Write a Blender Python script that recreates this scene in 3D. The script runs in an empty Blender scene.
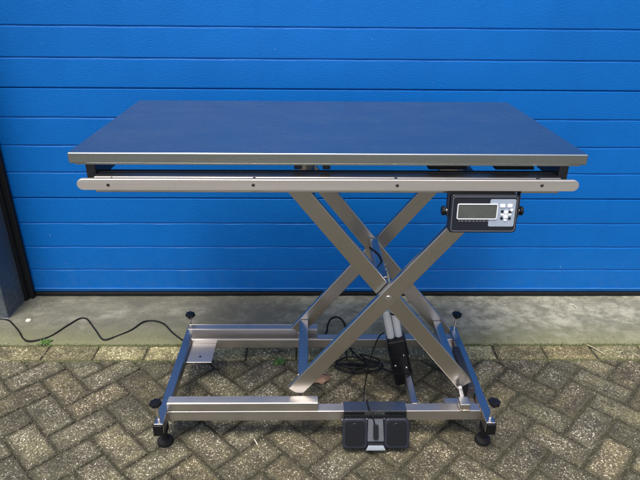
import bpy, bmesh, math, random
from mathutils import Vector, Matrix
R=math.radians
random.seed(7)
C=bpy.context.scene.collection
sc=bpy.context.scene

# ------------------------------------------------------------------ camera
cam=bpy.data.cameras.new('camera'); co=bpy.data.objects.new('camera',cam); C.objects.link(co); sc.camera=co
CAM=Vector((0.042,-2.387,1.436))
th,yw,ro=R(25.263),R(1.05),R(0.534)
fw=Vector((math.sin(yw)*math.cos(th),math.cos(yw)*math.cos(th),-math.sin(th)))
rr=Vector((math.cos(yw),-math.sin(yw),0)); uu=rr.cross(fw)
r2=rr*math.cos(ro)+uu*math.sin(ro); u2=-rr*math.sin(ro)+uu*math.cos(ro)
M=Matrix((r2,u2,-fw)).transposed().to_4x4(); M.translation=CAM
co.matrix_world=M
cam.sensor_fit='HORIZONTAL'; cam.sensor_width=36; cam.lens=36*560.0/640.0
cam.clip_start=0.05; cam.clip_end=600
cam.dof.use_dof=False

# ------------------------------------------------------------------ light
SUN_EL,SUN_AZ=R(70),R(205)          # azimuth from +Y (the door), clockwise
w=bpy.data.worlds.new('World'); sc.world=w; w.use_nodes=True
nt=w.node_tree; nt.nodes.clear()
out=nt.nodes.new('ShaderNodeOutputWorld'); bg=nt.nodes.new('ShaderNodeBackground'); sky=nt.nodes.new('ShaderNodeTexSky')
sky.sky_type='NISHITA'; sky.sun_disc=False; sky.sun_elevation=SUN_EL; sky.sun_rotation=SUN_AZ
sky.air_density=0.9; sky.dust_density=4.0; sky.ozone_density=0.6
bg.inputs['Strength'].default_value=0.12
nt.links.new(sky.outputs[0],bg.inputs[0]); nt.links.new(bg.outputs[0],out.inputs[0])
sl=bpy.data.lights.new('sun','SUN'); so=bpy.data.objects.new('sun',sl); C.objects.link(so)
sl.energy=1.3; sl.angle=R(20); sl.color=(1,.95,.87)
sd=Vector((math.sin(SUN_AZ)*math.cos(SUN_EL),math.cos(SUN_AZ)*math.cos(SUN_EL),math.sin(SUN_EL)))
so.rotation_euler=sd.to_track_quat('Z','Y').to_euler(); so.location=(0,-3,6)
sc.view_settings.view_transform='Standard'; sc.view_settings.look='None'; sc.view_settings.gamma=1
sc.view_settings.exposure=1.25
sc.view_settings.use_curve_mapping=False
sc.render.engine='CYCLES'

# ------------------------------------------------------------------ helpers
def obj(name,bm,m,parent=None,smooth=None):
    me=bpy.data.meshes.new(name)
    bmesh.ops.recalc_face_normals(bm,faces=bm.faces[:])
    bm.to_mesh(me); bm.free()
    o=bpy.data.objects.new(name,me); C.objects.link(o)
    for k in (m if isinstance(m,(list,tuple)) else [m]): me.materials.append(k)
    if smooth is not None:
        for p in me.polygons: p.use_smooth=True
        me.set_sharp_from_angle(angle=R(smooth if smooth>30 else 50))
        WN=smooth<=35
    if smooth is not None and WN:
        wn=o.modifiers.new('weighted','WEIGHTED_NORMAL'); wn.weight=100; wn.keep_sharp=True; wn.mode='FACE_AREA'
    if parent: o.parent=parent
    return o
def tag(o,label,cat,group=None):
    o['label']=label; o['category']=cat
    if group: o['group']=group
    return o
def empty(name,label,cat,group=None):
    o=bpy.data.objects.new(name,None); C.objects.link(o); o.empty_display_size=.1
    return tag(o,label,cat,group)
def struct(o): o['kind']='structure'; return o
def bx(bm,x0,x1,y0,y1,z0,z1,bev=0.0,seg=2,mat=None,mi=0):
    t=bmesh.new(); bmesh.ops.create_cube(t,size=1)
    for v in t.verts: v.co=Vector(((x0+x1)/2+v.co.x*(x1-x0),(y0+y1)/2+v.co.y*(y1-y0),(z0+z1)/2+v.co.z*(z1-z0)))
    if bev: bmesh.ops.bevel(t,geom=t.edges[:],offset=bev,segments=seg,profile=.5,affect='EDGES')
    if mat is not None: t.transform(mat)
    merge(bm,t,mi)
def merge(bm,t,mi=0):
    vs=[bm.verts.new(v.co) for v in t.verts]; t.verts.index_update()
    for f in t.faces:
        try:
            g=bm.faces.new([vs[v.index] for v in f.verts]); g.material_index=mi or f.material_index
        except ValueError: pass
    t.free()
def bar(bm,p,q,wid,thk,up=(0,1,0),bev=.0015,mi=0,seg=2):
    """box from p to q; 'up' is the thickness direction"""
    p,q=Vector(p),Vector(q); d=(q-p); L=d.length; d.normalize()
    t=Vector(up); t=(t-d*t.dot(d)).normalized(); s=d.cross(t)
    m=Matrix((d,t,s)).transposed().to_4x4(); m.translation=(p+q)/2
    bx(bm,-L/2,L/2,-thk/2,thk/2,-wid/2,wid/2,bev,seg,m,mi)
def lathe(bm,prof,mat=None,n=20,mi=0,lobes=0,amp=0):
    t=bmesh.new(); rings=[]
    for r,z in prof:
        ring=[]
        for k in range(n):
            a=2*math.pi*k/n; q=r*(1+(amp*math.cos(lobes*a) if lobes else 0))
            ring.append(t.verts.new((q*math.cos(a),q*math.sin(a),z)))
        rings.append(ring)
    for a,b in zip(rings,rings[1:]):
        for k in range(n): t.faces.new((a[k],a[(k+1)%n],b[(k+1)%n],b[k]))
    t.faces.new(rings[0][::-1]); t.faces.new(rings[-1])
    if mat is not None: t.transform(mat)
    merge(bm,t,mi)
def frame(p,d,up=(0,0,1)):
    z=Vector(d).normalized(); u=Vector(up)
    if abs(z.dot(u))>.98: u=Vector((0,1,0))
    x=u.cross(z).normalized(); y=z.cross(x)
    m=Matrix((x,y,z)).transposed().to_4x4(); m.translation=Vector(p); return m
def cyl(bm,p,q,r,n=18,bev=.001,mi=0):
    L=(Vector(q)-Vector(p)).length
    lathe(bm,[(r-bev,0),(r,bev),(r,L-bev),(r-bev,L)],frame(p,Vector(q)-Vector(p)),n,mi)
def catmull(pts,n=8):
    P=[Vector(p) for p in pts]; P=[2*P[0]-P[1]]+P+[2*P[-1]-P[-2]]; o=[]
    for i in range(1,len(P)-2):
        for k in range(n):
            t=k/n; a,b,c,d=P[i-1:i+3]
            o.append(.5*((2*b)+(c-a)*t+(2*a-5*b+4*c-d)*t*t+(3*b-a-3*c+d)*t**3))
    o.append(P[-2]); return o
def sweep(bm,pts,r,n=8,mi=0,smooth_n=8):
    P=catmull(pts,smooth_n); t=bmesh.new(); rings=[]; up=Vector((.3,.2,1)).normalized()
    for i,p in enumerate(P):
        d=(P[min(i+1,len(P)-1)]-P[max(i-1,0)]).normalized()
        s=d.cross(up)
        if s.length<.05: s=d.cross(Vector((1,0,0)))
        s.normalize(); u=s.cross(d).normalized(); up=(u if u.length else up)
        rings.append([t.verts.new(p+s*r*math.cos(2*math.pi*k/n)+u*r*math.sin(2*math.pi*k/n)) for k in range(n)])
    for a,b in zip(rings,rings[1:]):
        for k in range(n): t.faces.new((a[k],a[(k+1)%n],b[(k+1)%n],b[k]))
    t.faces.new(rings[0][::-1]); t.faces.new(rings[-1]); merge(bm,t,mi)
def prism(bm,outline,d0,d1,mat=None,bev=0,mi=0,seg=2):
    """outline in x,z ; extruded along y from d0 to d1"""
    t=bmesh.new()
    a=[t.verts.new((x,d0,z)) for x,z in outline]; b=[t.verts.new((x,d1,z)) for x,z in outline]; n=len(a)
    t.faces.new(a); t.faces.new(b[::-1])
    for k in range(n): t.faces.new((a[k],b[k],b[(k+1)%n],a[(k+1)%n]))
    bmesh.ops.recalc_face_normals(t,faces=t.faces[:])
    if bev:
        es=[e for e in t.edges if len({round(v.co.y,5) for v in e.verts})==1]
        bmesh.ops.bevel(t,geom=es,offset=bev,segments=seg,profile=.5,affect='EDGES')
    if mat is not None: t.transform(mat)
    merge(bm,t,mi)
def rrect(cx,cz,w_,h_,r,n=5):
    o=[]
    for sx,sz,a0 in ((1,1,0),(-1,1,90),(-1,-1,180),(1,-1,270)):
        for k in range(n+1):
            a=R(a0+90*k/n); o.append((cx+sx*(w_/2-r)+r*math.cos(a),cz+sz*(h_/2-r)+r*math.sin(a)))
    return o

# ------------------------------------------------------------------ materials
class G:
    def __init__(s,name):
        s.m=bpy.data.materials.new(name); s.m.use_nodes=True; s.t=s.m.node_tree; s.t.nodes.clear()
        s.o=s.n('ShaderNodeOutputMaterial'); s.p=s.n('ShaderNodeBsdfPrincipled'); s.l(s.p.outputs[0],s.o.inputs[0])
    def n(s,t,**k):
        x=s.t.nodes.new(t)
        for a,b in k.items(): setattr(x,a,b)
        return x
    def l(s,a,b): s.t.links.new(a,b)
    def set(s,**k):
        for a,b in k.items():
            i=s.p.inputs[a.replace('_',' ')]
            if hasattr(b,'is_linked') or hasattr(b,'links'): s.l(b,i)
            else: i.default_value=(*b,1) if isinstance(b,tuple) and len(b)==3 else b
        return s
    def co(s,scale=(1,1,1),rot=(0,0,0)):
        c=s.n('ShaderNodeTexCoord'); m=s.n('ShaderNodeMapping'); m.inputs['Scale'].default_value=scale; m.inputs['Rotation'].default_value=rot
        s.l(c.outputs['Object'],m.inputs[0]); return m.outputs[0]
    def noise(s,co,scale,detail=4,rough=.55,dist=0):
        x=s.n('ShaderNodeTexNoise'); x.inputs['Scale'].default_value=scale; x.inputs['Detail'].default_value=detail; x.inputs['Roughness'].default_value=rough
        x.inputs['Distortion'].default_value=dist
        s.l(co,x.inputs['Vector']); return x.outputs[0]
    def vor(s,co,scale,feat='F1'):
        x=s.n('ShaderNodeTexVoronoi'); x.feature=feat; x.inputs['Scale'].default_value=scale; s.l(co,x.inputs['Vector']); return x
    def ramp(s,fac,stops,mode='LINEAR'):
        x=s.n('ShaderNodeValToRGB'); e=x.color_ramp.elements; x.color_ramp.interpolation=mode
        while len(e)<len(stops): e.new(.5)
        for q,(p,c) in zip(e,stops):
            q.position=p; q.color=(*c,1) if isinstance(c,tuple) else (c,c,c,1)
        s.l(fac,x.inputs[0]); return x.outputs[0]
    def mix(s,f,a,b,blend='MIX'):
        x=s.n('ShaderNodeMix',data_type='RGBA'); x.blend_type=blend
        for i,v in ((0,f),(6,a),(7,b)):
            if isinstance(v,(int,float)): x.inputs[i].default_value=v if i==0 else (v,v,v,1)
            elif isinstance(v,tuple): x.inputs[i].default_value=(*v,1)
            else: s.l(v,x.inputs[i])
        return x.outputs[2]
    def mth(s,op,a,b=0,c=0):
        x=s.n('ShaderNodeMath'); x.operation=op
        for i,v in enumerate((a,b,c)):
            if isinstance(v,(int,float)): x.inputs[i].default_value=v
            else: s.l(v,x.inputs[i])
        return x.outputs[0]
    def tangent(s,v):
        x=s.n('ShaderNodeCombineXYZ')
        for i in range(3): x.inputs[i].default_value=v[i]
        s.l(x.outputs[0],s.p.inputs['Tangent'])
    def bump(s,h,dist,strength=1,prev=None):
        x=s.n('ShaderNodeBump'); x.inputs['Distance'].default_value=dist; x.inputs['Strength'].default_value=strength
        s.l(h,x.inputs['Height'])
        if prev is not None: s.l(prev,x.inputs['Normal'])
        return x.outputs[0]
    def attr(s,name):
        x=s.n('ShaderNodeAttribute'); x.attribute_name=name; return x
    def xyz(s,co):
        x=s.n('ShaderNodeSeparateXYZ'); s.l(co,x.inputs[0]); return x.outputs

def simple(name,col,rough=.5,metal=0,var=.15,bump=.0002,sc_=60,**k):
    g=G(name); c=g.co(); n=g.noise(c,sc_,5)
    g.set(Base_Color=g.mix(n,tuple(v*(1-var) for v in col),tuple(min(1,v*(1+var)) for v in col)),Metallic=metal,
          Roughness=g.mth('ADD',rough-.08,g.mth('MULTIPLY',g.noise(c,sc_*.3,3),.16)),Normal=g.bump(g.noise(c,sc_*4,3),bump,.5))
    g.set(**{a:b for a,b in k.items() if a!='Specular_IOR_Level'})
    if 'Specular_IOR_Level' in k: g.p.inputs['Specular IOR Level'].default_value=k['Specular_IOR_Level']
    return g.m

def steel(name,axis='x',base=(.505,.480,.455),rough=.28,aniso=.7,scratch=.000015,stain=.12):
    """brushed stainless: fine streaks running along the axis"""
    g=G(name); c=g.co()
    s={'x':(2,260,260),'y':(260,2,260),'z':(260,260,2)}[axis]
    b=g.noise(g.co(s),1.0,3,.7); big=g.noise(c,7,4); fine=g.noise(g.co(tuple(v*.25 for v in s)),1.0,1)
    col=g.mix(g.mth('MULTIPLY',big,stain*2),base,tuple(v*.72 for v in (base[0],base[1]*.97,base[2]*.92)))
    col=g.mix(g.ramp(b,[(.3,0),(.7,.22)]),col,tuple(min(1,v*1.16) for v in base))
    sm=g.noise(c,38,5,.6)
    if name!='tabletop_steel': col=g.mix(g.ramp(sm,[(.60,0),(.78,.30)]),col,(.46,.41,.35))
    rv=.07 if name=='tabletop_steel' else .12
    ro_=g.mth('ADD',rough-rv*.8,g.mth('ADD',g.mth('MULTIPLY',b,rv),g.mth('MULTIPLY',big,rv)))
    g.set(Base_Color=col,Metallic=1.0,Roughness=ro_,Anisotropic=aniso,Normal=g.bump(g.mth('ADD',b,g.mth('MULTIPLY',fine,.6)),scratch,1.0))
    g.tangent({'x':(0,.7,.7),'y':(.7,0,.7),'z':(.7,.7,0)}[axis])
    return g.m

STEEL_X=steel('brushed_steel_x','x'); STEEL_Y=steel('brushed_steel_y','y'); STEEL_Z=steel('brushed_steel_z','z')
STEEL_TOP=steel('tabletop_steel','x',(.40,.44,.45),.25,.35,.000008,.05)
STEEL_RAIL=steel('rail_steel','x',(.88,.83,.79),.40,.2,.00006,.45)
STEEL_DULL=simple('dull_bolt_steel',(.55,.54,.52),.32,1,.15)
WHITE_STEEL=simple('polished_rod_steel',(.80,.79,.77),.22,1,.08)
ALU=simple('actuator_grey',(.60,.60,.60),.35,.2,.06)
BLACK=simple('black_plastic',(.006,.006,.007),.33,0,.3,.0003,90,Specular_IOR_Level=.25)
BLACK2=simple('black_rubber',(.008,.008,.0085),.60,0,.4,.0005,120,Specular_IOR_Level=.25)
CORD=simple('cord_black',(.006,.006,.007),.45,0,.3,Specular_IOR_Level=.25)
CHAR=simple('charcoal_housing',(.012,.014,.021),.33,0,.3,.0002,120,Specular_IOR_Level=.35)
KEY=simple('keypad_grey',(.30,.35,.42),.4,0,.1)
WHITE=simple('white_print',(.72,.73,.75),.45,0,.05)
PEDALC=simple('pedal_grey',(.10,.105,.115),.42,.3,.2)
FRAME_DARK=simple('dark_subframe',(.030,.030,.033),.45,.3,.3)
def lcd():
    g=G('lcd_window'); c=g.co(); n=g.noise(c,40,2)
    g.set(Base_Color=g.mix(n,(.055,.062,.058),(.09,.098,.09)),Roughness=.12); g.set(Coat_Weight=.6,Coat_Roughness=.05); return g.m
LCD=lcd()

def mat_door():
    g=G('blue_door_paint'); c=g.co(); s=g.xyz(c)
    grain=g.noise(g.co((55,55,260)),1.0,5,.62,.3)
    blot=g.noise(g.co((1.2,1,3.0)),1.3,4)
    col=g.mix(blot,(.0005,.104,.385),(.0007,.142,.490))
    # dust settled on the lower panels, fine droplets
    low=g.ramp(s[2],[(0,1),(.30,0)])
    dust=g.mth('MULTIPLY',low,g.ramp(g.noise(c,22,6,.7),[(.38,0),(.70,.22)]))
    col=g.mix(dust,col,(.08,.17,.27))
    v=g.vor(g.co((1,1,1)),16); dots=g.mth('MULTIPLY',g.ramp(v.outputs[0],[(.035,1),(.06,0)]),g.ramp(g.noise(c,5,2),[(.55,0),(.6,.55)]))
    col=g.mix(dots,col,(.32,.46,.60))
    streak=g.ramp(g.noise(g.co((16,1,.7)),1.0,4,.6),[(.55,0),(.8,.16)])
    col=g.mix(streak,col,(.004,.07,.30))
    g.set(Base_Color=col,Roughness=g.mth('ADD',.36,g.mth('MULTIPLY',grain,.14)),Normal=g.bump(grain,.0022,.7)); g.p.inputs['Specular IOR Level'].default_value=.2; return g.m
DOOR=mat_door()

def mat_paver(edge=False):
    g=G('exposed_aggregate_edge' if edge else 'exposed_aggregate'); c=g.co()
    wob=g.n('ShaderNodeVectorMath'); wob.operation='ADD'
    nz=g.n('ShaderNodeTexNoise'); nz.inputs['Scale'].default_value=240; g.l(c,nz.inputs[0])
    sc2=g.n('ShaderNodeVectorMath'); sc2.operation='SCALE'; sc2.inputs['Scale'].default_value=.004; g.l(nz.outputs[1],sc2.inputs[0])
    g.l(c,wob.inputs[0]); g.l(sc2.outputs[0],wob.inputs[1]); cw=wob.outputs[0]
    v1=g.vor(cw,155); v2=g.vor(cw,250)
    def stones(v,lo):
        r=g.xyz(v.outputs['Color'])
        colr=g.ramp(r[0],[(0,(.045,.037,.022)),(.22,(.095,.079,.050)),(.48,(.175,.149,.098)),(.70,(.31,.27,.185)),(.86,(.50,.45,.32)),(1,(.70,.65,.50))])
        m=g.mth('MULTIPLY',g.ramp(v.outputs['Distance'],[(.34,1),(.56,0)]),g.ramp(r[1],[(lo,0),(lo+.02,1)]))
        return colr,m
    c1,m1=stones(v1,.34); c2,m2=stones(v2,.22)
    big=g.noise(c,4.5,6,.62); med=g.noise(c,26,6,.7)
    at=g.attr('tint')
    mortar=g.mix(med,(.030,.025,.014),(.095,.080,.048))
    col=g.mix(m2,mortar,c2); col=g.mix(m1,col,c1)
    moss=g.ramp(g.mth('ADD',g.mth('MULTIPLY',big,.7),g.mth('MULTIPLY',med,.35)),[(.42,0),(.66,.55 if not edge else .5)])
    col=g.mix(moss,col,g.mix(med,(.050,.048,.014),(.190,.175,.060)) if not edge else g.mix(med,(.10,.095,.035),(.30,.28,.13)),'MIX')
    dark=g.ramp(g.noise(c,7,6,.7),[(.38,.62),(.56,0)])
    col=g.mix(dark,col,(.020,.018,.012))
    col=g.mix(1.0,col,at.outputs['Color'],'MULTIPLY')
    dn=g.noise(c,34,6,.72)
    dirt=g.mth('MULTIPLY',g.mth('POWER',at.outputs['Alpha'],1.3 if not edge else 2.5),g.ramp(dn,[(.34,.2),(.54,1.0)] if not edge else [(.4,0),(.62,.8)]))
    col=g.mix(dirt,col,g.mix(m2,g.mix(med,(.020,.018,.010),(.050,.048,.022)),(.10,.088,.058)))
    h=g.mth('ADD',g.mth('MULTIPLY',m1,.9),g.mth('MULTIPLY',m2,.45)); h=g.mth('ADD',h,g.mth('MULTIPLY',med,1.2))
    hs=g.n('ShaderNodeHueSaturation'); hs.inputs['Saturation'].default_value=.92; hs.inputs['Value'].default_value=1.18; g.l(col,hs.inputs['Color']); col=hs.outputs[0]
    if edge: col=g.mix(1.0,col,(1.7,1.68,1.38),'MULTIPLY')
    g.set(Base_Color=col,Roughness=.78,Normal=g.bump(h,.0028,.9)); g.p.inputs['Specular IOR Level'].default_value=.4
    return g.m
PAVER=mat_paver(); EDGE=mat_paver(True)

def mat_soil():
    g=G('joint_soil'); c=g.co(); n=g.noise(c,30,6,.7); m=g.noise(c,5,4)
    col=g.mix(n,(.012,.011,.007),(.045,.038,.022)); col=g.mix(g.ramp(m,[(.45,0),(.65,.45)]),col,g.mix(n,(.02,.026,.008),(.06,.07,.02)))
    v=g.vor(c,200); k=g.mth('MULTIPLY',g.ramp(v.outputs[0],[(.28,1),(.45,0)]),g.ramp(g.xyz(v.outputs['Color'])[0],[(.62,0),(.66,.8)])); col=g.mix(k,col,(.20,.175,.12))
    g.set(Base_Color=col,Roughness=.95,Normal=g.bump(n,.004,1)); return g.m
SOIL=mat_soil()

def mat_far():
    g=G('far_paving'); c=g.co(); n=g.noise(c,60,6,.7)
    g.set(Base_Color=g.mix(n,(.045,.040,.028),(.15,.135,.10)),Roughness=.85); return g.m
FAR=mat_far()

def mat_conc():
    g=G('worn_concrete'); c=g.co(); s=g.xyz(c)
    fine=g.noise(c,140,6,.75); med=g.noise(c,18,7,.68); big=g.noise(g.co((1.4,4,1)),1.0,5,.6,.4)
    col=g.mix(fine,(.17,.17,.125),(.40,.39,.30))
    col=g.mix(g.ramp(med,[(.38,.7),(.56,0)]),col,(.10,.10,.068))
    # damp, darker stain on the left half
    x=g.ramp(g.mth('ADD',s[0],g.mth('MULTIPLY',big,.9)),[(.05,1),(.75,0)])
    g_=g.mth('MULTIPLY',x,g.ramp(g.mth('ADD',g.mth('MULTIPLY',big,.6),g.mth('MULTIPLY',med,.4)),[(.32,0),(.50,.85)]))
    col=g.mix(g_,col,g.mix(fine,(.034,.035,.026),(.120,.117,.086)))
    sm_=g.noise(g.co((2.6,4,1),(0,0,.3)),2.6,9,.74,.4)
    col=g.mix(g.ramp(sm_,[(.42,.55),(.56,0)]),col,(.075,.075,.055))
    col=g.mix(g.ramp(sm_,[(.54,0),(.70,.30)]),col,(.36,.35,.28))
    # algae towards the pavers
    ed=g.ramp(g.mth('ADD',s[1],g.mth('MULTIPLY',med,.10)),[(0,1),(1,0)])
    e2=g.n('ShaderNodeMapRange'); e2.inputs['From Min'].default_value=-.40; e2.inputs['From Max'].default_value=-.22; e2.inputs['To Min'].default_value=.85; e2.inputs['To Max'].default_value=0
    g.l(g.mth('ADD',s[1],g.mth('MULTIPLY',g.mth('SUBTRACT',med,.5),.16)),e2.inputs[0])
    col=g.mix(e2.outputs[0],col,g.mix(fine,(.075,.080,.034),(.190,.190,.095)))
    v=g.vor(c,95); peb=g.mth('MULTIPLY',g.ramp(v.outputs[0],[(.22,1),(.34,0)]),g.ramp(g.xyz(v.outputs['Color'])[0],[(.90,0),(.95,.45)]))
    col=g.mix(peb,col,(.33,.31,.24))
    pits=g.mth('MULTIPLY',g.ramp(v.outputs[0],[(.20,1),(.3,0)]),g.ramp(g.xyz(v.outputs['Color'])[1],[(.90,0),(.92,.8)]))
    col=g.mix(pits,col,(.03,.028,.02))
    h=g.mth('ADD',g.mth('MULTIPLY',fine,.5),g.mth('MULTIPLY',med,1.0))
    g.set(Base_Color=col,Roughness=.82,Normal=g.bump(h,.0030,.8)); return g.m
CONC=mat_conc()

def mat_pillar():
    g=G('blue_grey_coated_steel'); c=g.co(); n=g.noise(c,3,5); f=g.noise(c,50,4); s=g.xyz(c)
    col=g.mix(n,(.036,.052,.068),(.060,.080,.100))
    d=g.mth('MULTIPLY',g.ramp(s[2],[(0,1),(.35,0)]),g.ramp(f,[(.4,0),(.7,.6)]))
    col=g.mix(d,col,(.16,.16,.15))
    g.set(Base_Color=col,Roughness=.4,Normal=g.bump(f,.0004,.5)); return g.m
PILLAR=mat_pillar()
def mat_wall():
    g=G('grey_cladding'); c=g.co(); n=g.noise(c,6,5)
    g.set(Base_Color=g.mix(n,(.22,.22,.21),(.30,.30,.29)),Roughness=.7); return g.m
WALL=mat_wall()
def green(name,a,b,sc_=90):
    g=G(name); c=g.co(); n=g.noise(c,sc_,4); g.set(Base_Color=g.mix(n,a,b),Roughness=.6); g.p.inputs['Subsurface Weight'].default_value=0; return g.m
WEED=green('weed_green',(.035,.085,.012),(.08,.17,.03)); MOSS=green('moss_green',(.022,.030,.008),(.095,.105,.026)); 
LEAF=green('dry_leaf',(.17,.095,.055),(.30,.185,.12)); STRAW=green('straw',(.30,.25,.15),(.45,.39,.27)); PALE=green('pale_fleck',(.42,.40,.33),(.60,.57,.48))

# ------------------------------------------------------------------ ground
S1,S2=-.402,-.508
bm=bmesh.new(); z=-.0065
for (a,b,c_,d) in ((-90,90,-90,.9),):
    vs=[bm.verts.new(p) for p in ((a,c_,z),(b,c_,z),(b,d,z),(a,d,z))]; bm.faces.new(vs)
g0=struct(obj('ground',bm,SOIL))
# pavement beyond the laid detail (a frame around the detailed field)
X0,X1,Y0=-3.6,3.8,-4.4
bm=bmesh.new()
for (a,b,c_,d) in ((-80,X0,-80,.6),(X1,80,-80,.6),(X0,X1,-80,Y0)):
    vs=[bm.verts.new(p) for p in ((a,c_,-.003),(b,c_,-.003),(b,d,-.003),(a,d,-.003))]; bm.faces.new(vs)
struct(obj('far_pavement',bm,FAR))

def paver_mesh(bm,lay,cx,cy,L,W,ang,clip=None):
    """one concrete block: worn outline, rounded arris, own height and tilt"""
    gap=.0022+random.random()*.0014
    l,w_=L/2-gap,W/2-gap
    pts=[]
    def seg(a,b,n):
        for k in range(n): t=k/n; pts.append((a[0]+(b[0]-a[0])*t,a[1]+(b[1]-a[1])*t))
    nl=9 if L>W*1.5 else 5
    seg((-l,-w_),(l,-w_),nl); seg((l,-w_),(l,w_),5); seg((l,w_),(-l,w_),nl); seg((-l,w_),(-l,-w_),5)
    cr=.003
    tint=random.choice((.66,.8,.93,1,1.08,1.22))*random.uniform(.93,1.07); hue=random.uniform(-.05,.05)
    tc=(tint*(1+hue),tint,tint*(1-hue*1.3))
    zt=random.gauss(0,.0009); tx,ty=random.gauss(0,.006),random.gauss(0,.006)
    ca,sa=math.cos(ang),math.sin(ang)
    def P(x,y,z_):
        X=cx+x*ca-y*sa; Y=cy+x*sa+y*ca
        return (X,Y,z_+zt+tx*x+ty*y)
    rings=[[],[],[],[],[]]
    for i,(x,y) in enumerate(pts):
        j=random.gauss(0,.0016); n_=math.hypot(x/l,y/w_)
        corner=min(abs(abs(x)-l),abs(abs(y)-w_))<1e-6 and abs(abs(x)-l)<1e-6 and abs(abs(y)-w_)<1e-6
        sh=(.0035 if corner else 0)+max(0,j)
        sx=(1-sh/l) if abs(abs(x)-l)<1e-6 else 1; sy=(1-sh/w_) if abs(abs(y)-w_)<1e-6 else 1
        if corner: sx=1-.0025/l; sy=1-.0025/w_
        x*=sx; y*=sy
        ins=.0018+random.random()*.001
        def inset(q):
            return (math.copysign(min(abs(x),l-q),x), math.copysign(min(abs(y),w_-q),y))
        rings[0].append(bm.verts.new(P(x,y,-.02)))
        rings[1].append(bm.verts.new(P(x,y,-.0042)))
        q=inset(ins); rings[2].append(bm.verts.new(P(*q,-.0012)))
        q=inset(ins+.004+random.random()*.002); rings[3].append(bm.verts.new(P(*q,0)))
        q=inset(.016+random.random()*.008); rings[4].append(bm.verts.new(P(*q,0)))
    n=len(pts); fs=[]
    for a,b in zip(rings,rings[1:]):
        for k in range(n): fs.append(bm.faces.new((a[k],a[(k+1)%n],b[(k+1)%n],b[k])))
    fs.append(bm.faces.new(rings[4]))
    inner=set(rings[4])
    for f in fs:
        f.smooth=True
        for lp in f.loops: lp[lay]=(*tc,0.02 if lp.vert in inner else 1.0)

bm=bmesh.new(); lay=bm.loops.layers.float_color.new('tint')
W=.105; s2=math.sqrt(.5); U0,V0=-1.054,.269
def uv(i,j):  # grid corner to world
    u=U0+i*W; v=V0+j*W; return ((u-v)*s2,(u+v)*s2)
for i in range(-70,70):
    for j in range(-70,70):
        d=(i-j-2)%4
        if d==0: ce=uv(i+1,j+.5); an=R(45)
        elif d==3: ce=uv(i+.5,j+1); an=R(135)
        else: continue
        if X0+.05<ce[0]<X1-.05 and Y0+.05<ce[1]<S2+.10: paver_mesh(bm,lay,ce[0],ce[1],.21,W,an)
# trim everything that reaches past the edge course, closing the cut
geom=bm.verts[:]+bm.edges[:]+bm.faces[:]
r_=bmesh.ops.bisect_plane(bm,geom=geom,plane_co=(0,S2-.003,0),plane_no=(0,1,0),clear_outer=True)
cut=[e for e in r_['geom_cut'] if isinstance(e,bmesh.types.BMEdge)]
bmesh.ops.holes_fill(bm,edges=[e for e in cut if e.is_boundary],sides=0)
for f in bm.faces:
    if all(abs(l[lay][3])<.01 for l in f.loops):
        for l in f.loops: l[lay]=(1,1,1,1)
struct(obj('pavement',bm,PAVER))
bm=bmesh.new(); lay=bm.loops.layers.float_color.new('tint')
k=-13
while -1.067+.21*k<X1:
    xa=-1.067+.21*k; paver_mesh(bm,lay,xa+.105,(S1+S2)/2+random.gauss(0,.0012),.21,abs(S1-S2)-.001,random.gauss(0,.006)); k+=1
struct(obj('edge_course',bm,EDGE))
# concrete strip in front of the door, worn front arris
bm=bmesh.new(); rows=[]
nx=260
prof=[(S1+.004,-.02),(S1+.003,-.004),(S1+.010,.002),(S1+.030,.0065),(-.355,.0085),(-.30,.007),(-.2,.006),(-.1,.006),(.10,.006)]
for i in range(nx+1):
    x=X0+(X1-X0)*i/nx; row=[]
    for j,(y,z) in enumerate(prof):
        dy=random.gauss(0,.0016) if j<4 else 0; dz=random.gauss(0,.0008)+.0015*math.sin(x*3.1+j)
        row.append(bm.verts.new((x,y+dy,z+(dz if j>1 else 0))))
    rows.append(row)
for a,b in zip(rows,rows[1:]):
    for j in range(len(prof)-1): bm.faces.new((a[j],b[j],b[j+1],a[j+1])).smooth=True
struct(obj('concrete_threshold',bm,CONC))

# ------------------------------------------------------------------ building: door, pillar, walls
DX0,DX1,DH=-1.316,1.95,3.05
P0,Z0=.122,.151
def section(z0,z1,ribs):
    """cross-section of one door section (y,z), front face y=0; ribs = heights of the pressed grooves"""
    o=[(.04,z0+.001),(.006,z0+.001),(.0015,z0+.003),(0,z0+.007)]
    for r in ribs:
        o+=[(0,r-.0065),(.0022,r-.0048),(.0050,r-.0002),(.0050,r+.0012),(.0008,r+.0028),(0,r+.0044)]
    o+=[(0,z1-.0045),(.0020,z1-.0025),(.0105,z1-.0015),(.0105,z1),(.04,z1)]
    return o
door=empty('garage_door','blue ribbed sectional garage door filling the wall behind the steel table','garage door')
door.location=(0,0,0)
edges=[.026]+[Z0+P0*(3+4*k) for k in range(6)]
for a,b in zip(edges,edges[1:]):
    ribs=[Z0+P0*k for k in range(0,30) if a+.03<Z0+P0*k<b-.03]
    bm=bmesh.new(); pr=section(a,b,ribs); nxs=40
    rws=[[bm.verts.new((DX0+(DX1-DX0)*i/nxs, y+(.0008*math.sin(i*1.7+zc*9) if y<.001 else 0), zc)) for (y,zc) in pr] for i in range(nxs+1)]
    for p_,q_ in zip(rws,rws[1:]):
        for j in range(len(pr)-1): bm.faces.new((p_[j],q_[j],q_[j+1],p_[j+1]))
    bx(bm,DX0,DX1,.012,.0398,a+.002,b-.001)
    obj('door_panel',bm,DOOR,door,25)
bm=bmesh.new(); bx(bm,DX0,DX1,-.006,.038,.0465,.0490,.001); obj('bottom_rail',bm,simple('blue_trim',(.03,.17,.42),.4,.0),door)
bm=bmesh.new(); bx(bm,DX0,DX1,-.006,.036,.004,.0255,.004)
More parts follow.
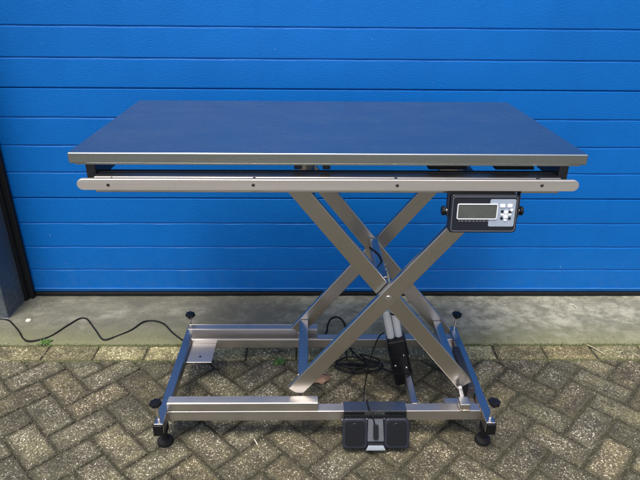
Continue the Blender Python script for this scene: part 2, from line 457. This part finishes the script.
obj('bottom_seal',bm,BLACK2,door)
pil=empty('door_pillar','dark blue-grey coated steel door pillar standing left of the blue door','pillar')
bm=bmesh.new(); bx(bm,-1.70,-1.336,-.207,.05,0,3.3,.006); obj('casing',bm,PILLAR,pil,30)
bm=bmesh.new(); bx(bm,-1.336,-1.300,-.030,-.006,.004,3.05,.004); bx(bm,-1.336,-1.322,-.050,-.031,.004,3.05,.003); obj('side_seal',bm,BLACK2,pil,30)
bm=bmesh.new(); bx(bm,-1.71,-1.335,-.212,-.10,0,.012,.003); obj('base_plate',bm,simple('galv',(.22,.23,.23),.5,.6),pil)
p2=empty('door_pillar','dark blue-grey coated steel door pillar standing right of the blue door','pillar')
bm=bmesh.new(); bx(bm,1.97,2.33,-.207,.05,0,3.3,.006); obj('casing',bm,PILLAR,p2,30)
bm=bmesh.new(); bx(bm,-14,-1.702,-.02,.3,-.02,5.2); bx(bm,2.332,14,-.02,.3,-.02,5.2); bx(bm,-1.70,2.33,-.02,.3,3.302,5.2)
tag(obj('building_wall',bm,WALL),'plain grey wall of the industrial building around the blue door','wall')

# ------------------------------------------------------------------ the table
T=empty('examination_table','stainless steel veterinary table on a crossed scissor lift base in front of the blue door','table')
TX0,TX1,TYF,TYB=-.600,.7845,-.948,-.262
# tabletop: folded sheet with closed corners
bm=bmesh.new()
prism(bm,[(TX0,TYF),(TX1,TYF),(TX1,TYB),(TX0,TYB)],0,0.001) if False else None
t=bmesh.new(); bx(t,TX0,TX1,TYF,TYB,.980,1.010,.0036,3); merge(bm,t)
bx(bm,TX0+.012,TX1-.012,TYF+.012,TYB-.012,.974,.9795)
obj('tabletop',bm,STEEL_TOP,T,30)
# subframe
def part(name,fn,m,sm=30,parent=T):
    b=bmesh.new(); fn(b); return obj(name,b,m,parent,sm)
def f(b):
    bx(b,-.545,.728,-.940,-.902,.896,.941,.003)
    bx(b,-.545,.728,-.330,-.292,.896,.941,.003)
part('subframe_rail',f,STEEL_X)
def f(b):
    bx(b,-.545,.728,-.899,-.882,.902,.9435,.002); bx(b,-.545,.728,-.349,-.333,.902,.9435,.002)
part('slide_track',f,FRAME_DARK)
for xa,xb in ((-.572,-.5455),(.7285,.755)):
    part('end_tube',lambda b:bx(b,xa,xb,-.915,-.30,.915,.9735,.003),FRAME_DARK)  # near-black colour stands in for the shade beneath the tabletop
for xa in (-.005,.075):
    part('support_post',lambda b:bx(b,xa,xa+.022,-.880,-.350,.9437,.9737,.002),FRAME_DARK)
# dark rubber buffers under the right part of the top
for xa in (.43,.62):
    def f(b):
        pr=[(xa+.055*math.cos(R(a))*1.0,.9437+.029*math.sin(R(a))) for a in range(0,181,15)]
        prism(b,pr,-.878,-.80,None,.002)
    part('rubber_buffer',f,BLACK2)
# accessory rail
def f(b):
    zc,h=.9305,.031; o=[]
    for k in range(9): a=R(-90+180*k/8); o.append((.763-h/2+h/2*math.cos(a),zc+h/2*math.sin(a)))
    for k in range(9): a=R(90+180*k/8); o.append((-.578+h/2+h/2*math.cos(a),zc+h/2*math.sin(a)))
    prism(b,o,-.975,-.963,None,.0016)
rail=part('accessory_rail',f,STEEL_RAIL)
for xs,zs in ((-.495,.930),(-.111,.931),(.273,.931),(.662,.932)):
    def f(b):
        lathe(b,[(.0042,0),(.0046,.0012),(.0030,.0020),(.0028,.0006)],frame((xs,-.9746,zs),(0,-1,0)),16)
    part('screw',f,simple('dark_screw',(.10,.09,.085),.4,.9),40,rail)
    part('spacer',lambda b:cyl(b,(xs,-.9628,zs+.003),(xs,-.9403,zs+.003),.008),STEEL_DULL,40,rail)

# scissor arms : centre lines in the x-z plane
A0,A1=(-.012,.900),(.570,.172); B0,B1=(-.012,.166),(.578,.905)
AW=.052
def arm(a,b,y,t=.020,ext=0):
    def f(bm_): bar(bm_,(a[0],y,a[1]),(b[0],y,b[1]),AW,t,(0,1,0),.0022)
    g=bmesh.new(); f(g)
    return obj('scissor_arm',g,STEEL_ARM,T,30)
# arms run diagonally: brush streaks follow each direction
def steel_diag(name,ang):
    g=G(name); c=g.n('ShaderNodeTexCoord'); m=g.n('ShaderNodeMapping'); m.vector_type='POINT'
    m.inputs['Rotation'].default_value=(0,ang,0); g.l(c.outputs['Object'],m.inputs[0])
    m2=g.n('ShaderNodeMapping'); m2.inputs['Scale'].default_value=(2,260,260); g.l(m.outputs[0],m2.inputs[0])
    b=g.noise(m2.outputs[0],1,3,.7); big=g.noise(m.outputs[0],8,4); base=(.505,.480,.455)
    col=g.mix(g.mth('MULTIPLY',big,.3),base,(.42,.40,.36)); sm=g.noise(m.outputs[0],30,5,.6)
    col=g.mix(g.ramp(sm,[(.58,0),(.78,.3)]),col,(.46,.41,.35))
    g.set(Base_Color=col,Metallic=1.,Roughness=g.mth('ADD',.17,g.mth('ADD',g.mth('MULTIPLY',b,.12),g.mth('MULTIPLY',big,.14))),Anisotropic=.7,Normal=g.bump(b,.000012,1)); g.tangent((.55,.7,.45 if ang<0 else -.45)); return g.m
SA=steel_diag('brushed_steel_down',R(-51)); SB=steel_diag('brushed_steel_up',R(51))
STEEL_ARM=SB; arm(B0,B1,-.889); arm(B0,B1,-.532)
STEEL_ARM=SA; arm(A0,A1,-.864); arm(A0,A1,-.557)
X_,Z_=.283,.535
for ya,yb in ((-.902,-.850),(-.571,-.519)):
    part('pivot_pin',lambda b:cyl(b,(X_,ya,Z_),(X_,yb,Z_),.009),STEEL_DULL,40)
def tube(name,x,z,ya,yb,w_=.034,h_=.034,m=None): return part(name,lambda b:bx(b,x-w_/2,x+w_/2,ya,yb,z-h_/2,z+h_/2,.003),m or STEEL_Y)
tube('cross_tube',.016,.205,-.878,-.543)
tube('cross_tube',.268,.565,-.853,-.568,.030,.040)
tube('cross_tube',.040,.842,-.853,-.568,.03,.03)
tube('cross_tube',.545,.866,-.878,-.543,.03,.03)
tube('cross_tube',.530,.218,-.853,-.568,.030,.03)
# a lug on the middle tube that takes the actuator
for y in (-.735,-.690): part('actuator_lug',lambda b:bx(b,.262,.300,y,y+.005,.520,.5445,.001),STEEL_DULL)

# base
part('base_rail',lambda b:bx(b,-.4325,.6125,-.945,-.907,.085,.125,.0025),STEEL_X)
part('base_rail',lambda b:bx(b,-.4325,.6125,-.535,-.497,.082,.122,.0025),STEEL_X)
for xa in (-.4635,.6145):
    def f(b):
        bx(b,xa,xa+.0305,-1.003,-.448,.086,.126,.0025)
    part('side_bar',f,STEEL_Y)
def f(b):   # front channel, opening to the inside
    bx(b,-.4320,.067,-.9445,-.9415,.1255,.1585,.001); bx(b,-.4320,.067,-.9412,-.908,.1553,.1583,.001); bx(b,-.4320,.067,-.9412,-.908,.1255,.1285,.001)
part('guide_track',f,STEEL_X)
def f(b):   # rear channel, opening to the front, standing on the rear rail
    bx(b,-.448,.070,-.480,-.477,.122,.157,.001); bx(b,-.448,.070,-.512,-.4805,.1542,.1572,.001); bx(b,-.448,.070,-.533,-.4805,.1225,.1255,.001)
part('guide_track',f,STEEL_X)
for y in (-.9245,-.500):
    part('roller',lambda b:cyl(b,(.004,y-.012,.1415),(.004,y+.012,.1415),.0125,20),WHITE_STEEL,40)
part('roller_pin',lambda b:cyl(b,(.004,-.911,.1415),(.004,-.8995,.1415),.005),STEEL_DULL,40)
part('base_crossbar',lambda b:bx(b,.385,.409,-.9065,-.5355,.085,.122,.0025),STEEL_Y)
def plate(x0,x1,y0,y1,z,hole=True,m=STEEL_X):
    def f(b):
        bx(b,x0,x1,y0,y1,z-.004,z,.0012)
    pl=part('mounting_plate',f,m)
    if hole: part('hole',lambda b:lathe(b,[(.0045,0),(.0045,.0006)],frame(((x0+x1)/2,y0+.035,z+.0001),(0,0,1)),16),BLACK2,None,pl)
    return pl
plate(-.4325,-.334,-.655,-.5355,.104)
plate(-.4325,-.334,-.9065,-.868,.104,False)
plate(.505,.612,-.9065,-.858,.104,False)
plate(.505,.612,-.5355,-.60,.104,False) if False else plate(.520,.612,-.640,-.5355,.104,False)
# fixed pivots on the right: block and lug
for y0,y1,yl in ((-.9455,-.905,-.8985),(-.545,-.5050,-.545)):
    part('pivot_block',lambda b:bx(b,.540,.575,y0,y1,.1262,.152,.003),STEEL_X)
def f(b): bar(b,(.556,-.9,.150),(.545,-.9,.188),.012,.012,(0,1,0),.001)
part('pivot_lug',f,WHITE_STEEL)
def f(b):
    bx(b,.588,.6137,-.860,-.62,.098,.150,.002)
part('pivot_bracket',f,FRAME_DARK)
# weld beads where the long rails meet the side bars
def bead(p,q):
    P_=[Vector(p).lerp(Vector(q),k/7)+Vector([random.gauss(0,.0004) for _ in range(3)]) for k in range(8)]
    part('weld_bead',lambda b:sweep(b,P_,.0024,7,0,3),WELD,60)
WELD=simple('weld_tint',(.40,.33,.27),.42,1,.3,.0005,300)
for xa in (-.4328,.6128):
    bead((xa,-.9455,.088),(xa,-.9455,.122)); bead((xa,-.943,.1258),(xa,-.909,.1258)); bead((xa,-.5355,.086),(xa,-.5355,.119)); bead((xa,-.533,.1228),(xa,-.50,.1228))
bead((-.001,-.8785,.223),(.033,-.8785,.223)); bead((.386,-.9062,.1228),(.408,-.9062,.1228))
bead((.540,-.9462,.1275),(.575,-.9462,.1275)); bead((-.001,-.879,.188),(-.001,-.879,.222)); bead((.033,-.879,.188),(.033,-.879,.222))
# levelling screws (stem + star knob) and feet
def levelling(x,y,lean=(0,0)):
    zt=.193
    s=part('levelling_screw',lambda b:cyl(b,(x,y,.1265),(x+lean[0],y+lean[1],zt-.014),.0042,14),WHITE_STEEL,40)
    def f(b):
        m=frame((x+lean[0],y+lean[1],zt-.016),(lean[0],lean[1],zt-.1265))
        lathe(b,[(.006,0),(.008,.004),(.0125,.009),(.0180,.0155),(.0188,.0205),(.0170,.0245),(.0060,.0258)],m,42,0,7,.10)
    part('star_knob',f,BLACK,50,s)
for x,y in ((-.449,-.985),(.630,-.985)):
    levelling(x,y,(.004 if x>0 else -.003,0))
    part('bar_end_cap',lambda b:bx(b,x-.0158,x+.0158,-1.008,-.955,.060,.1215-.0358+.0,.003) if False else bx(b,x-.0155,x+.0155,-1.0135,-1.0035,.084,.1275,.003),BLACK)
for x,y in ((-.4505,-.467),(.632,-.467)): levelling(x,y,(.006 if x<0 else .004,0))
for x in (-.449,.630):
    for y in (-.955,-.47):
        def f(b):
            bx(b,x-.014,x+.014,y-.018,y+.016,.050,.0855,.003)
            lathe(b,[(.024,.0005),(.0265,.003),(.0265,.012),(.0235,.0165),(.012,.019),(.0105,.024),(.010,.0495)],Matrix.Translation((x,y,0)),24)
        part('rubber_foot',f,BLACK2,35)

# linear actuator
PA,PB=Vector((.392,-.715,.062)),Vector((.286,-.712,.545)); D=(PB-PA).normalized()
act=empty('actuator','x','y'); del act['label']; del act['category']; act.parent=T
MA=frame(PA,D,(0,1,0))     # local z along the actuator
side=Vector((1,0,0))
def af(name,fn,m,sm=35): 
    b=bmesh.new(); fn(b); b.transform(MA); return obj(name,b,m,act,sm)
def f(b):
    t=bmesh.new(); bx(t,-.034,.034,-.031,.031,.004,.205,.010,4); merge(b,t)
    bx(b,-.0365,.0365,-.0335,.0335,.060,.066,.002); bx(b,-.0365,.0365,-.0335,.0335,.138,.143,.002)
af('motor_housing',f,BLACK)
def f(b): bx(b,-.016,.016,-.012,.012,-.014,.0038,.001); cyl(b,(0,-.022,-.004),(0,.022,-.004),.006)
af('rear_clevis',f,STEEL_DULL)
def f(b):
    cyl(b,(.012,.004,.2),(.012,.004,.335),.0130,24); cyl(b,(.012,.004,.330),(.012,.004,.340),.0146,24)
af('outer_tube',f,ALU)
af('gear_cover',lambda b:lathe(b,[(.014,.203),(.014,.300),(.011,.312),(.006,.316)],Matrix.Translation((-.0165,.004,0)),22),ALU)
af('piston_rod',lambda b:cyl(b,(.012,.004,.340),(.006,.002,.480),.009),WHITE_STEEL)
af('tube_clamp',lambda b:(cyl(b,(.012,.004,.300),(.012,.004,.308),.0150,24)),BLACK)
for zz,xx in ((.030,.012),(.085,.018),(.140,.016),(.100,-.02)):
    for sg in (1,-1): af('housing_screw',lambda b:cyl(b,(xx,sg*.0300,zz),(xx,sg*.0330,zz),.0036,10),WHITE_STEEL)
# black and white leads looping past the crossing
b=bmesh.new(); sweep(b,[(.300,-.742,.395),(.292,-.752,.45),(.276,-.758,.50),(.284,-.756,.545),(.270,-.745,.60),(.235,-.735,.63)],.0035)
obj('motor_lead',b,CORD,act,60)
b=bmesh.new(); sweep(b,[(.304,-.744,.41),(.290,-.757,.465),(.288,-.760,.505),(.272,-.752,.555)],.0042)
obj('motor_lead',b,WHITE,act,60)

# weighing indicator
IC=Vector((.5135,-.985,.8530)); tilt=Matrix.Translation(IC)@Matrix.Rotation(R(-6),4,'X')
ind=empty('weighing_indicator','x','y'); del ind['label']; del ind['category']; ind.parent=T
def pf(name,fn,m,sm=35):
    b=bmesh.new(); fn(b); b.transform(tilt); return obj(name,b,m,ind,sm)
def f(b):
    prism(b,rrect(0,0,.186,.108,.010),0,.030,None,.004,0,3); prism(b,rrect(0,0,.172,.094,.010),.031,.052,None,.004,0,2)
pf('housing',f,CHAR)
def ringp(b,cx,cz,w_,h_,t,y0,y1,r=.004):
    n=5; o=rrect(cx,cz,w_,h_,r,n); i=rrect(cx,cz,w_-2*t,h_-2*t,max(.001,r-t),n); m_=len(o)
    tb=bmesh.new(); A=[tb.verts.new((x,y0,z)) for x,z in o]; B_=[tb.verts.new((x,y0,z)) for x,z in i]
    A2=[tb.verts.new((x,y1,z)) for x,z in o]; B2=[tb.verts.new((x,y1,z)) for x,z in i]
    for k in range(m_):
        q=(k+1)%m_; tb.faces.new((A[k],A[q],B_[q],B_[k])); tb.faces.new((A[k],A2[k],A2[q],A[q])); tb.faces.new((B_[k],B_[q],B2[q],B2[k]))
    merge(b,tb)
pf('front_trim',lambda b:ringp(b,0,0,.176,.098,.0012,-.0014,.001,.008),simple('trim',(.20,.21,.24),.35,.3))
pf('keypad',lambda b:prism(b,rrect(.0490,.0035,.0700,.0770,.004),-.0008,.0005),KEY)
pf('display_frame',lambda b:ringp(b,-.0195,.0075,.1100,.0440,.0024,-.0030,.001,.005),WHITE)
pf('display',lambda b:prism(b,rrect(-.0195,.0075,.1052,.0392,.003),-.0018,-.0009),LCD)
for cx,cz,w_,h_ in ((.0480,.0240,.015,.0100),(.0680,.0240,.014,.0100),(.0590,.0060,.011,.010),(.0590,-.0060,.013,.011),(.0490,-.0010,.008,.006),(.0700,-.0010,.009,.006),(.0740,.0120,.008,.008),(.0590,-.0165,.009,.006)):
    pf('key',lambda b:prism(b,rrect(cx,cz,w_,h_,.0025,3),-.0024,-.0010,None,.0004,0,1),WHITE)
for cx,cz in ((.0485,.0080),(.0700,.0070),(.0485,-.0115),(.0705,-.0115)):
    pf('key',lambda b:prism(b,rrect(cx,cz,.0070,.0070,.0015,3),-.0021,-.0010),CHAR)['label']='small dark square key'
def f(b):
    x=-.068
    while x<.030:
        l=random.uniform(.004,.010); bx(b,x,x+l,-.0006,.0002,-.0205,-.0190); x+=l+.003
pf('caption_marks',f,simple('marks',(.32,.33,.35),.5))
for s in (-1,1):
    def f(b):
        m=frame((s*.0945,.020,.004),(s,0,0)); lathe(b,[(.006,0),(.006,.007)],m,14,1)
        m=frame((s*.1015,.020,.004),(s,0,0)); lathe(b,[(.010,0),(.0125,.002),(.0125,.009),(.010,.011)],m,36,0,6,.06)
    o=pf('clamp_knob',f,[BLACK,STEEL_DULL])
def f(b):
    for s in (-1,1): bx(b,s*.0965-.0015,s*.0965+.0015,.008,.032,-.012,.0600,.001)
    bx(b,-.098,.098,.008,.034,.0602,.0630,.001)
pf('bracket',f,FRAME_DARK)
b=bmesh.new(); sweep(b,[(.455,-.925,.845),(.440,-.915,.88),(.432,-.905,.905),(.42,-.90,.93)],.0035); obj('lead',b,CORD,ind,60)

# ------------------------------------------------------------------ foot switch hooked over the front base rail
fp=empty('foot_switch','black double pedal foot switch hooked over the front rail of the table base','foot switch'); fp.location=(.258,-.975,0)
FPI=Matrix.Translation((-.258,.975,0))
def ff(name,fn,m,sm=35,par=None):
    b=bmesh.new(); fn(b); b.transform(FPI); return obj(name,b,m,par or fp,sm)
def f(b):
    bx(b,.153,.363,-.9495,-.9475,.020,.1285,.0008); bx(b,.153,.363,-.9473,-.902,.1265,.1285,.0008)
ff('hook_plate',f,simple('dark_steel_plate',(.26,.275,.30),.30,1,.1))
TL=Matrix.Translation((.258,-.972,.062))@Matrix.Rotation(R(-28),4,'X')@Matrix.Diagonal((1.04,.8,.96,1))
def f(b):
    prism(b,rrect(0,-.004,.212,.104,.012),-.012,.0025,TL,.003)
ff('base_shell',f,BLACK)
for s in (-1,1):
    def f(b):
        m=TL@Matrix.Translation((s*.0665,0,.002))@Matrix.Rotation(R(5),4,'X')
        prism(b,rrect(0,0,.080,.104,.014),-.031,-.0115,m,.0045,0,3)
    pd=ff('pedal',f,CHAR)
    def f(b):
        m=TL@Matrix.Translation((s*.0665,0,.002))@Matrix.Rotation(R(5),4,'X')
        ringp_t=bmesh.new(); lathe(ringp_t,[(.0150,0),(.0142,.0007),(.0100,.0007),(.0095,.0003)],frame((0,-.0317,.022),(0,-1,0)),24); ringp_t.transform(m); merge(b,ringp_t)
    ff('pad_insert',lambda b:prism(b,rrect(0,0,.064,.086,.012),-.0318,-.0300,TL@Matrix.Translation((s*.0665,0,.002))@Matrix.Rotation(R(5),4,'X'),.0006,0,2),BLACK,35,pd)
    q=ff('pedal_emblem',f,BLACK,35,pd); q.parent=pd
def f(b):
    prism(b,[(-.024,.046),(.024,.046),(.027,-.030),(-.027,-.030)],-.020,-.012,TL,.002)
ff('centre_bracket',f,PEDALC)
ff('cord_plug',lambda b:(prism(b,rrect(0,.004,.016,.050,.005),-.034,-.0205,TL,.002)),BLACK)
def f(b): prism(b,[(-.024,-.042),(.024,-.042),(.033,-.060),(-.033,-.060)],-.024,-.0125,TL,.002)
ff('toe_plate',f,STEEL_DULL)
for x,z in ((-.105,.043),(-.029,.045),(.029,.045),(.100,-.047),(-.098,-.048)):
    def f(b):
        t=bmesh.new(); lathe(t,[(.0035,0),(.0028,.002)],frame((x,-.0125,z),(0,-1,0)),10); t.transform(TL); merge(b,t)
    ff('rivet',f,WHITE_STEEL)
def f(b):
    sweep(b,[(.257,-.985,.082),(.250,-.972,.115),(.240,-.955,.1335),(.236,-.930,.1335),(.234,-.902,.1335),(.236,-.880,.100),(.234,-.850,.045),(.236,-.80,.030),(.240,-.76,.06),(.252,-.742,.14),(.268,-.735,.22),(.285,-.745,.285),(.300,-.752,.305)],.0024,8)
ff('cord',f,CORD,60)

# ------------------------------------------------------------------ mains cable
pts=[(-1.62,-.30),(-1.50,-.235),(-1.40,-.215),(-1.335,-.222),(-1.285,-.265),(-1.238,-.315),(-1.195,-.368),(-1.155,-.384),(-1.090,-.352),(-1.050,-.275),(-1.015,-.212),(-.985,-.210),(-.957,-.240),(-.90,-.315),(-.862,-.366),(-.838,-.374),(-.795,-.345),(-.750,-.300),(-.720,-.243),(-.690,-.228),(-.650,-.236),(-.612,-.263),(-.560,-.33),(-.500,-.385),(-.44,-.392),(-.34,-.385),(-.2,-.39),(-.05,-.385),(.05,-.375),(.108,-.335),(.118,-.27),(.135,-.215),(.165,-.20),(.190,-.235),(.205,-.33),(.215,-.45)]
P3=[(x,y,.0105 if y>S1 else .0065) for x,y in pts]
rc=random.Random(5)
for k in range(39):
    a=k*.5+1.2; t_=k//13; rx,ry=(.092,.070,.084,.060)[t_]+rc.gauss(0,.006),(.034,.025,.038,.024)[t_]+rc.gauss(0,.004)
    P3.append((.240+(.0,.02,-.012,.03)[t_]+rx*math.cos(a),-.570+(.0,-.012,.01,0)[t_]+ry*math.sin(a),.007+.0006*k+.008*abs(math.sin(k*.45))))
P3+=[(.32,-.62,.05),(.36,-.68,.07),(.385,-.71,.09)]
b=bmesh.new(); sweep(b,P3,.0036,8,0,5)
tag(obj('power_cable',b,CORD,None,60),'black mains cable snaking over the concrete strip to a coil under the table','cable')

# ------------------------------------------------------------------ weeds, litter
def weed(name,x,y,r,n,h,label,cat,group=None,z=.002):
    b=bmesh.new()
    for k in range(n):
        a=random.uniform(0,6.283); l=r*random.uniform(.45,1.1); hh=h*random.uniform(.4,1.1); w_=random.uniform(.0016,.0042)
        d=Vector((math.cos(a),math.sin(a),0)); s=Vector((-d.y,d.x,0)); b0=Vector((x,y,z))+Vector((random.gauss(0,r*.3),random.gauss(0,r*.25),0))
        c=[b0,b0+d*l*.45+Vector((0,0,hh)),b0+d*l*.8+Vector((0,0,hh*.8)),b0+d*l+Vector((0,0,hh*.35))]
        ws=[w_*.3,w_,w_*.9,0.0003]
        L_=[b.verts.new(p-s*q) for p,q in zip(c,ws)]; R_=[b.verts.new(p+s*q) for p,q in zip(c,ws)]
        for i in range(3): b.faces.new((L_[i],R_[i],R_[i+1],L_[i+1]))
    o=obj(name,b,WEED,None,80); tag(o,label,cat,group); return o
weed('weed',-1.095,-.385,.026,34,.010,'bright green weed in the seam below the looping black cable','weed')
weed('weed',-.475,-.395,.018,24,.012,'green weed tuft in the seam behind the rear left table corner','weed')
weed('weed',-.085,-.520,.026,34,.008,'green weed clump among pavers between the two base rails','weed')
b=bmesh.new(); o=[]
n=12
for k in range(n):
    a=2*math.pi*k/n; rr_=.027*(1+.22*math.sin(2*a+.5)+.12*math.cos(5*a)); o.append((rr_*math.cos(a)*1.05,rr_*math.sin(a)*1.15))
c0=b.verts.new((0,0,.016)); vs=[b.verts.new((x,y,.005+.010*abs(math.sin(k*1.4)))) for k,(x,y) in enumerate(o)]
for k in range(n): b.faces.new((c0,vs[k],vs[(k+1)%n]))
b.transform(Matrix.Translation((.088,-.640,.002)))
lf=tag(obj('leaf',b,LEAF,None,60),'dry pinkish brown leaf lying on the pavers under the scissor arms','leaf')
m_=lf.modifiers.new('thickness','SOLIDIFY'); m_.thickness=.0012
b=bmesh.new(); sweep(b,[(1.296,-.085,.0085),(1.308,-.092,.0085),(1.314,-.108,.0088),(1.311,-.124,.008)],.0028,6); tag(obj('bark_flake',b,PALE,None,60),'small curved pale flake lying on the concrete strip right of the table','flake')
b=bmesh.new(); sweep(b,[(1.235,-.410,.005),(1.256,-.438,.006),(1.280,-.478,.004)],.0026,6); tag(obj('twig',b,STRAW,None,60),'pale straw coloured twig across a joint of the right edge pavers','twig')
b=bmesh.new(); sweep(b,[(-.150,-.945,.003),(-.142,-.960,.004),(-.136,-.972,.003)],.0018,6); tag(obj('stick',b,PALE,None,60),'tiny whitish stick on the pavers just below the front base rail','stick')
b=bmesh.new(); lathe(b,[(.003,0),(.013,.003),(.012,.008),(.004,.011)],Matrix.Translation((-1.238,-.225,.006)),9); tag(obj('pebble',b,PALE,None,60),'small white pebble on the concrete near the dark door pillar','pebble')

# moss cushions along the seams, grit on the blocks (nobody could count them)
def clump(b,x,y,z,r,h,n=6):
    c=b.verts.new((x,y,z+h)); ring=[b.verts.new((x+r*math.cos(6.283*k/n)*random.uniform(.7,1.3),y+r*math.sin(6.283*k/n)*random.uniform(.7,1.3),z-.002)) for k in range(n)]
    for k in range(n): b.faces.new((c,ring[k],ring[(k+1)%n]))
b=bmesh.new()
from mathutils import noise
for k in range(9000):
    x=random.uniform(-1.7,1.9); q=noise.noise(Vector((x*3.1,.3,1)))+.25*(x>.3)
    if random.random()<.5: y=random.gauss(S1,.0055); 
    else: y=random.gauss(S2,.003)
    if q+random.gauss(0,.25)<-.05: continue
    clump(b,x,y,random.uniform(-.005,0),random.uniform(.002,.0052),random.uniform(.002,.0055))
for k in range(3200):
    i=random.randint(-22,22); j=random.randint(-22,22); d=(i-j-2)%4
    if d==0: a=uv(i,j); c=uv(i+2,j)
    elif d==3: a=uv(i,j); c=uv(i,j+2)
    else: continue
    t=random.random(); x=a[0]+(c[0]-a[0])*t+random.gauss(0,.0035); y=a[1]+(c[1]-a[1])*t+random.gauss(0,.0035)
    if y>S2-.01 or y<-1.6 or abs(x)>1.9: continue
    if noise.noise(Vector((x*5.3,y*5.3,4)))<.08: continue
    clump(b,x,y,random.uniform(-.009,-.003),random.uniform(.0012,.0028),random.uniform(.002,.005))
mo=obj('moss',b,MOSS,None,80); tag(mo,'low green moss growing in the joints of the paving','moss'); mo['kind']='stuff'
b=bmesh.new()
for k in range(5200):
    x=random.uniform(-1.7,1.9); y=random.uniform(-1.45,-.02)
    if y>S1 and random.random()<.95: continue
    z=.0062 if y>S1 else .0008
    clump(b,x,y,z,random.uniform(.0008,.0019),random.uniform(.0008,.002),5)
gr=obj('grit',b,simple('grit_stone',(.36,.33,.25),.8,0,.6,.0002,700),None,80); tag(gr,'scattered pale grit on the paving','grit'); gr['kind']='stuff'
